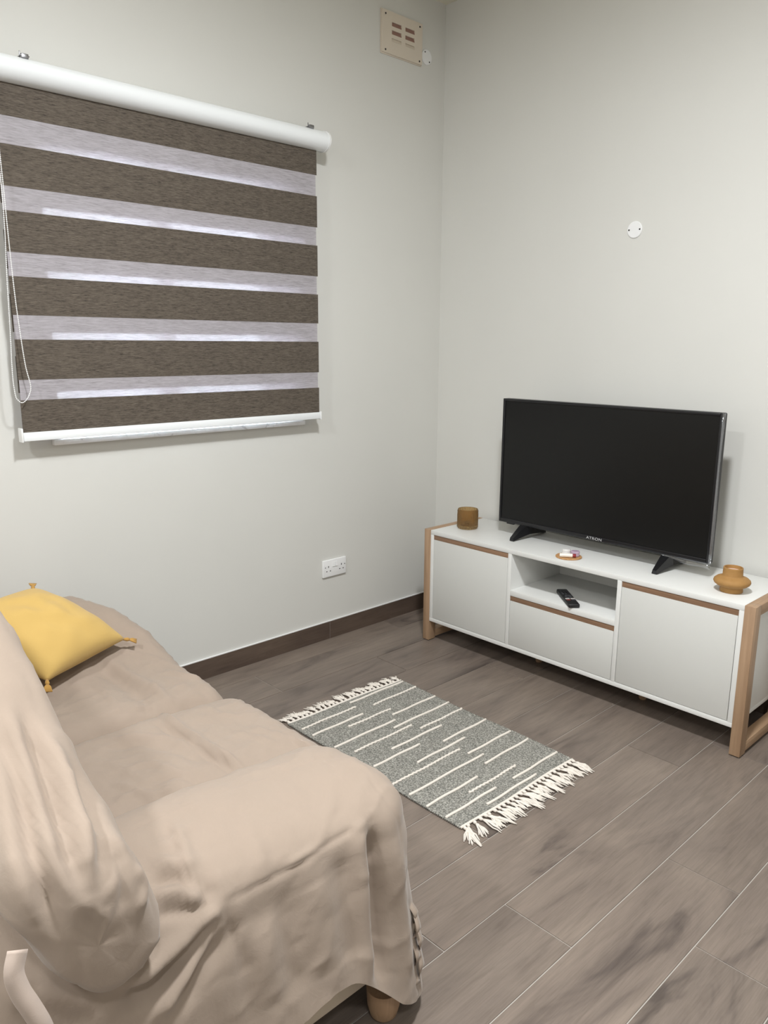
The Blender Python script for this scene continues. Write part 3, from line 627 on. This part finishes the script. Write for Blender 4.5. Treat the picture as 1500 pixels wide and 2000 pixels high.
def grid_obj(name, P, mat, closed_v=False, pole=None, wr=None, nz=(.005, 6), parent=None):
    """P (nu,nv,3): a sheet; wrinkles push it along its normal"""
    nu, nv, _ = P.shape
    du = np.gradient(P, axis=0); dv = np.gradient(P, axis=1)
    if closed_v:
        dv[:, 0] = dv[:, -1] = (P[:, 1]-P[:, -2])/2
    N = np.cross(du, dv); N /= np.linalg.norm(N, axis=2, keepdims=True)+1e-9
    if pole is not None: N[:, pole] = np.sign(N[:, pole*2+(1 if pole == 0 else 0)][:, 2:3].mean())*np.array([0, 0, 1.])
    D = np.zeros((nu, nv))
    for amp, wd, pl in (wr or []):
        pl = np.array(pl, float); best = np.full((nu, nv), 9.); tt = np.zeros((nu, nv)); seg = np.linalg.norm(np.diff(pl, axis=0), axis=1); cum = np.r_[0, np.cumsum(seg)]
        for k in range(len(pl)-1):
            a, b = pl[k], pl[k+1]; ab = b-a; t = np.clip(((P-a)@ab)/(ab@ab+1e-12), 0, 1)
            d = np.linalg.norm(P-(a+t[..., None]*ab), axis=2); m = d < best; best[m] = d[m]; tt[m] = (cum[k]+t[m]*seg[k])/cum[-1]
        tap = np.clip(np.minimum(tt, 1-tt)*5+.25, 0, 1)
        D += amp*np.exp(-(best/wd)**2)*tap
    if nz:
        for i in range(nu):
            for j in range(nv):
                p = Vector(P[i, j])
                D[i, j] += nz[0]*(mnoise.noise(p*nz[1])+.5*mnoise.noise(p*nz[1]*2.3+Vector((7, 3, 1))))+nz[0]*.55*max(0, 1-2.2*abs(mnoise.noise(Vector((p.x+.4*p.y, p.y*.55-.3*p.x, p.z*.6))*nz[1]*2.3+Vector((2, 9, 4)))))**3-nz[0]*.4*max(0, 1-2.4*abs(mnoise.noise(Vector((p.x*.6-.3*p.y, p.y+.4*p.x, p.z*.6))*nz[1]*2.9+Vector((5, 1, 8)))))**3
    if pole is not None: D[:, pole] = 0
    P = P+N*D[..., None]
    idx = np.arange(nu*nv).reshape(nu, nv)
    F = []
    for i in range(nu-1):
        i2 = (i+1) % nu
        for j in range(nv-1): F.append((idx[i, j], idx[i2, j], idx[i2, j+1], idx[i, j+1]))
    me = bpy.data.meshes.new(name); me.from_pydata(P.reshape(-1, 3).tolist(), [], [tuple(int(q) for q in f) for f in F]); me.validate()
    bm = bmesh.new(); bm.from_mesh(me); bmesh.ops.remove_doubles(bm, verts=bm.verts, dist=2e-5); bm.to_mesh(me); bm.free()
    return link(name, me, mat, sofa if parent is None else parent, smooth=180)
def arm(name, ax, hin, hout, yf, yb, zt, zseam, hem, flip, wr, n_s=200, n_t=70, flare=.045, rc=.12, tilt=0, front_drop=.05):
    """U path round the arm end: inner side back to front, round the front, outer side front to back"""
    path = []
    xi, xo = ax-hin, ax+hout
    def seg(a, b, n): return [(a[0]+(b[0]-a[0])*k/n, a[1]+(b[1]-a[1])*k/n) for k in range(n)]
    L1 = seg((xi, yb), (xi, yf-rc), int(n_s*.30))
    c1 = [(xi+rc-rc*math.cos(t), yf-rc+rc*math.sin(t)) for t in np.linspace(0, PI/2, int(n_s*.10))]
    c2 = [(xo-rc+rc*math.sin(t), yf-rc+rc*math.cos(t)) for t in np.linspace(0, PI/2, int(n_s*.14))]
    L2 = seg((xi+rc, yf), (xo-rc, yf), int(n_s*.12))
    L3 = seg((xo, yf-rc), (xo, yb), int(n_s*.34))+[(xo, yb)]
    O = np.array(L1+c1+L2[1:]+c2+L3[1:]); n = len(O)
    T_ = np.gradient(O, axis=0); T_ /= np.linalg.norm(T_, axis=1, keepdims=True)+1e-9
    NRM = np.stack([-T_[:, 1], T_[:, 0]], 1)      # outward
    Ysp = np.clip(O[:, 1], yb, yf-.13)
    S = np.stack([np.full(n, ax), Ysp], 1)
    nd = int(n_t*.45); rows = []
    ztp = zt-front_drop*smooth((Ysp-(yf-.45))/.3)
    for k in range(nd):
        a = PI/2*k/(nd-1)
        bl_ = smooth((O[:, 0]-(ax-.12))/.22); w = math.sin(a)**(1-.15*bl_); h = math.cos(a)**(1-.25*bl_)
        q = S+(O-S)*w[:, None]
        rows.append(np.c_[q, zseam+(ztp-zseam)*h])
    hm = np.array([hem(o[0], o[1]) for o in O])
    for k in range(1, n_t-nd+1):
        t = k/(n_t-nd); z = zseam+(hm-zseam)*t
        q = O+NRM*(flare*t**.9)
        rows.append(np.c_[q, z])
    P = np.stack(rows, 1)
    if flip: P[:, :, 0] = 2*ax-P[:, :, 0]; P = P[:, ::-1]
    return grid_obj(name, P, CLOTH, wr=wr, pole=-1 if flip else 0)
def hem_right(x, y):
    t = np.clip((-2.04-y)/.2, 0, 1)
    return .045+.18*smooth(t)-.06*smooth((-2.42-y)/.3)+.005*math.sin(y*38)
WA = [w[1:] for w in WR if w[0] == 'arm']; WB = [w[1:] for w in WR if w[0] == 'back']; WS = [(w[1]*1.5, w[2], w[3]) for w in WR if w[0] == 'seat']
arm_r = arm('armrest', 1.62, .155, .195, -2.0, -2.93, .585, .455, hem_right, False, WA, 230, 84, rc=.10, front_drop=.025)
arm_l = arm('armrest', .22, .17, .19, -2.06, -2.90, .615, .47, lambda x, y: .06, True, [], 120, 40)
def seat(name, x0, x1, roll0, roll1, nx, wr):
    ny = 90; P = np.zeros((nx, ny, 3))
    for i in range(nx):
        x = x0+(x1-x0)*i/(nx-1)
        yf = -1.945-.12*smooth(np.clip((.62-x)/.4, 0, 1))
        for j in range(ny):
            t = j/(ny-1)
            zb = .452+.012*(x > .995)+.135*float(smooth((.74-x)/.42))
            ed = .055*(math.exp(-((x-x0)/.045)**2)*roll0+math.exp(-((x1-x)/.045)**2)*roll1)
            if t < .72:
                y = -2.68+(yf-.06+2.68)*t/.72; z = zb+.012*math.sin(PI*min(1, t/.72))-ed-.018*float(smooth((x-1.34)/.1))-.13*float(smooth((x-1.425)/.07))
            elif t < .86:
                a = (t-.72)/.14*PI/2; y = yf-.06+.06*math.sin(a); z = zb-ed-.06+.06*math.cos(a)
            else:
                y = yf+.012*(t-.86)/.14; z = (zb-ed-.06)+(.07-(zb-ed-.06))*(t-.86)/.14
            P[i, j] = (x, y, z)
    return grid_obj(name, P, CLOTH, wr=wr, nz=(.006, 7))
seat('seat_cushion', .26, 1.005, 0, 1, 90, WS); seat('seat_cushion', .985, 1.62, 1, 0, 76, WS)
def back():
    prof = [(-2.605, .56), (-2.610, .64), (-2.630, .735), (-2.655, .795), (-2.70, .825), (-2.76, .835), (-2.81, .825), (-2.828, .785), (-2.805, .71), (-2.768, .605), (-2.722, .525), (-2.675, .498), (-2.63, .51)]
    C = catmull([(0, y, z) for y, z in prof], 8)[:-1]; nv = len(C); c = Vector((0, -2.72, .66))
    xs = []
    for k in range(110): xs.append((.05+1.77*k/109, 1))
    for k in range(1, 26):
        a = k/25*PI/2; xs.append((1.82+.06*math.sin(a), max(math.cos(a)**.5, .0)))
    P = np.zeros((len(xs), nv+1, 3))
    for i, (x, s) in enumerate(xs):
        for j in range(nv+1):
            q = c+(C[j % nv]-c)*max(s, .002); drop = (.168-.238*float(smooth((x-1.28)/.60)))*min(1, max(0, (q.z-.50)/.28))
            P[i, j] = (x, q.y, q.z+drop)
    return grid_obj('backrest', P[:, ::-1], CLOTH, wr=WB, nz=(.006, 5), closed_v=True)
back()
boxes('sofa_base', [((.10, -2.86, .075), (1.772, -2.06, .38))], BASEF, sofa, .02)
boxes('back_frame', [((.10, -2.90, .10), (1.55, -2.76, .62))], BASEF, sofa, .03)
for x, y in ((1.79, -2.085), (.16, -2.12), (1.70, -2.82), (.16, -2.82)):
    bm = bmesh.new(); lathe(bm, [(0, .0005), (.022, .0005), (.030, .010), (.036, .035), (.038, .076), (0, .076)], 24, Matrix.Translation((x, y, 0)))
    link('leg', bm_mesh(bm), OAKZ, sofa, smooth=50)

def ribbon(name, pts, w, mat):
    pts = catmull(pts, 6); bm = bmesh.new(); A = []
    for i, p in enumerate(pts):
        t = (pts[min(i+1, len(pts)-1)]-pts[max(i-1, 0)]).normalized(); sd = t.cross(Vector((1, .25, .6))).normalized()*w/2
        A.append((bm.verts.new(p-sd), bm.verts.new(p+sd)))
    for a, b in zip(A, A[1:]): bm.faces.new((a[0], b[0], b[1], a[1]))
    o = link(name, bm_mesh(bm), mat, sofa, smooth=30); md = o.modifiers.new('thick', 'SOLIDIFY'); md.thickness = .0012
    return o
ribbon('tie_strap', [(1.90, -2.825, .690), (1.908, -2.834, .668), (1.912, -2.830, .640), (1.915, -2.820, .610), (1.915, -2.808, .57), (1.90, -2.797, .52), (1.885, -2.79, .46)], .026, CLOTHL)
ribbon('tie_strap', [(1.80, -2.025, .262), (1.825, -2.022, .238), (1.812, -2.012, .205), (1.838, -2.02, .176), (1.822, -2.01, .145), (1.842, -2.02, .117), (1.828, -2.015, .075)], .018, CLOTH)
ribbon('tie_strap', [(1.815, -2.02, .245), (1.84, -2.03, .215), (1.826, -2.03, .185), (1.845, -2.035, .150), (1.83, -2.03, .12), (1.846, -2.035, .085)], .016, CLOTH)

# ------------------------------------------------------------------ yellow cushion
cu_o = empty('scatter_cushion', (.53, -2.3, .56), label='mustard yellow cushion with corner tassels leaning in the sofa corner', cat='cushion')
Rp, Bp, Tp = Vector((.615, -2.086, .528)), Vector((.736, -2.372, .516)), Vector((.376, -2.268, .675))
ea = (Bp-Rp); eb = (Tp-Rp); nn = ea.cross(eb).normalized()
if nn.z < 0: nn = -nn
ctr = Rp+ea/2+eb/2
def pillow(u, v, sgn):
    x = u*(1-.035*(1-v*v)*abs(u)**2); y = v*(1-.035*(1-u*u)*abs(v)**2)
    th = .092*((1-u*u)*(1-v*v))**.48
    p = ctr+ea/2*x+eb/2*y
    w = .006*mnoise.noise(Vector((u*3, v*3, sgn*2)))+.004*math.sin(7*(u+v)+2*v)*max(0, u*u+v*v-.5)
    return p+nn*(th*sgn*(1 if sgn > 0 else .6)+w*(1-u*u)*(1-v*v)*2)
bm = bmesh.new(); n = 44
for sgn in (1, -1):
    g = [[bm.verts.new(pillow(-1+2*i/n, -1+2*j/n, sgn)) for j in range(n+1)] for i in range(n+1)]
    for i in range(n):
        for j in range(n): bm.faces.new((g[i][j], g[i+1][j], g[i+1][j+1], g[i][j+1]))
bmesh.ops.remove_doubles(bm, verts=bm.verts, dist=.0004)
link('cushion_cover', bm_mesh(bm), YELL, cu_o, smooth=180)
for c in ((-1, -1), (1, -1), (-1, 1), (1, 1)):
    p = ctr+ea/2*c[0]+eb/2*c[1]; dv = (ea.normalized()*c[0]+eb.normalized()*c[1]).normalized(); bm = bmesh.new()
    tube(bm, [p-dv*.006, p+dv*.006, p+dv*.012], [.004, .0065, .0045], 8)
    for q in range(7):
        sd = ea.normalized()*(-c[1])*(q-3)*.0016+eb.normalized()*c[0]*(q-3)*.0012
        tube(bm, [p+dv*.011, p+dv*.02+sd, p+dv*.034+sd*1.6-Vector((0, 0, .004))], [.0028, .003, .002], 5)
    link('tassel', bm_mesh(bm), TASS, cu_o, smooth=180)
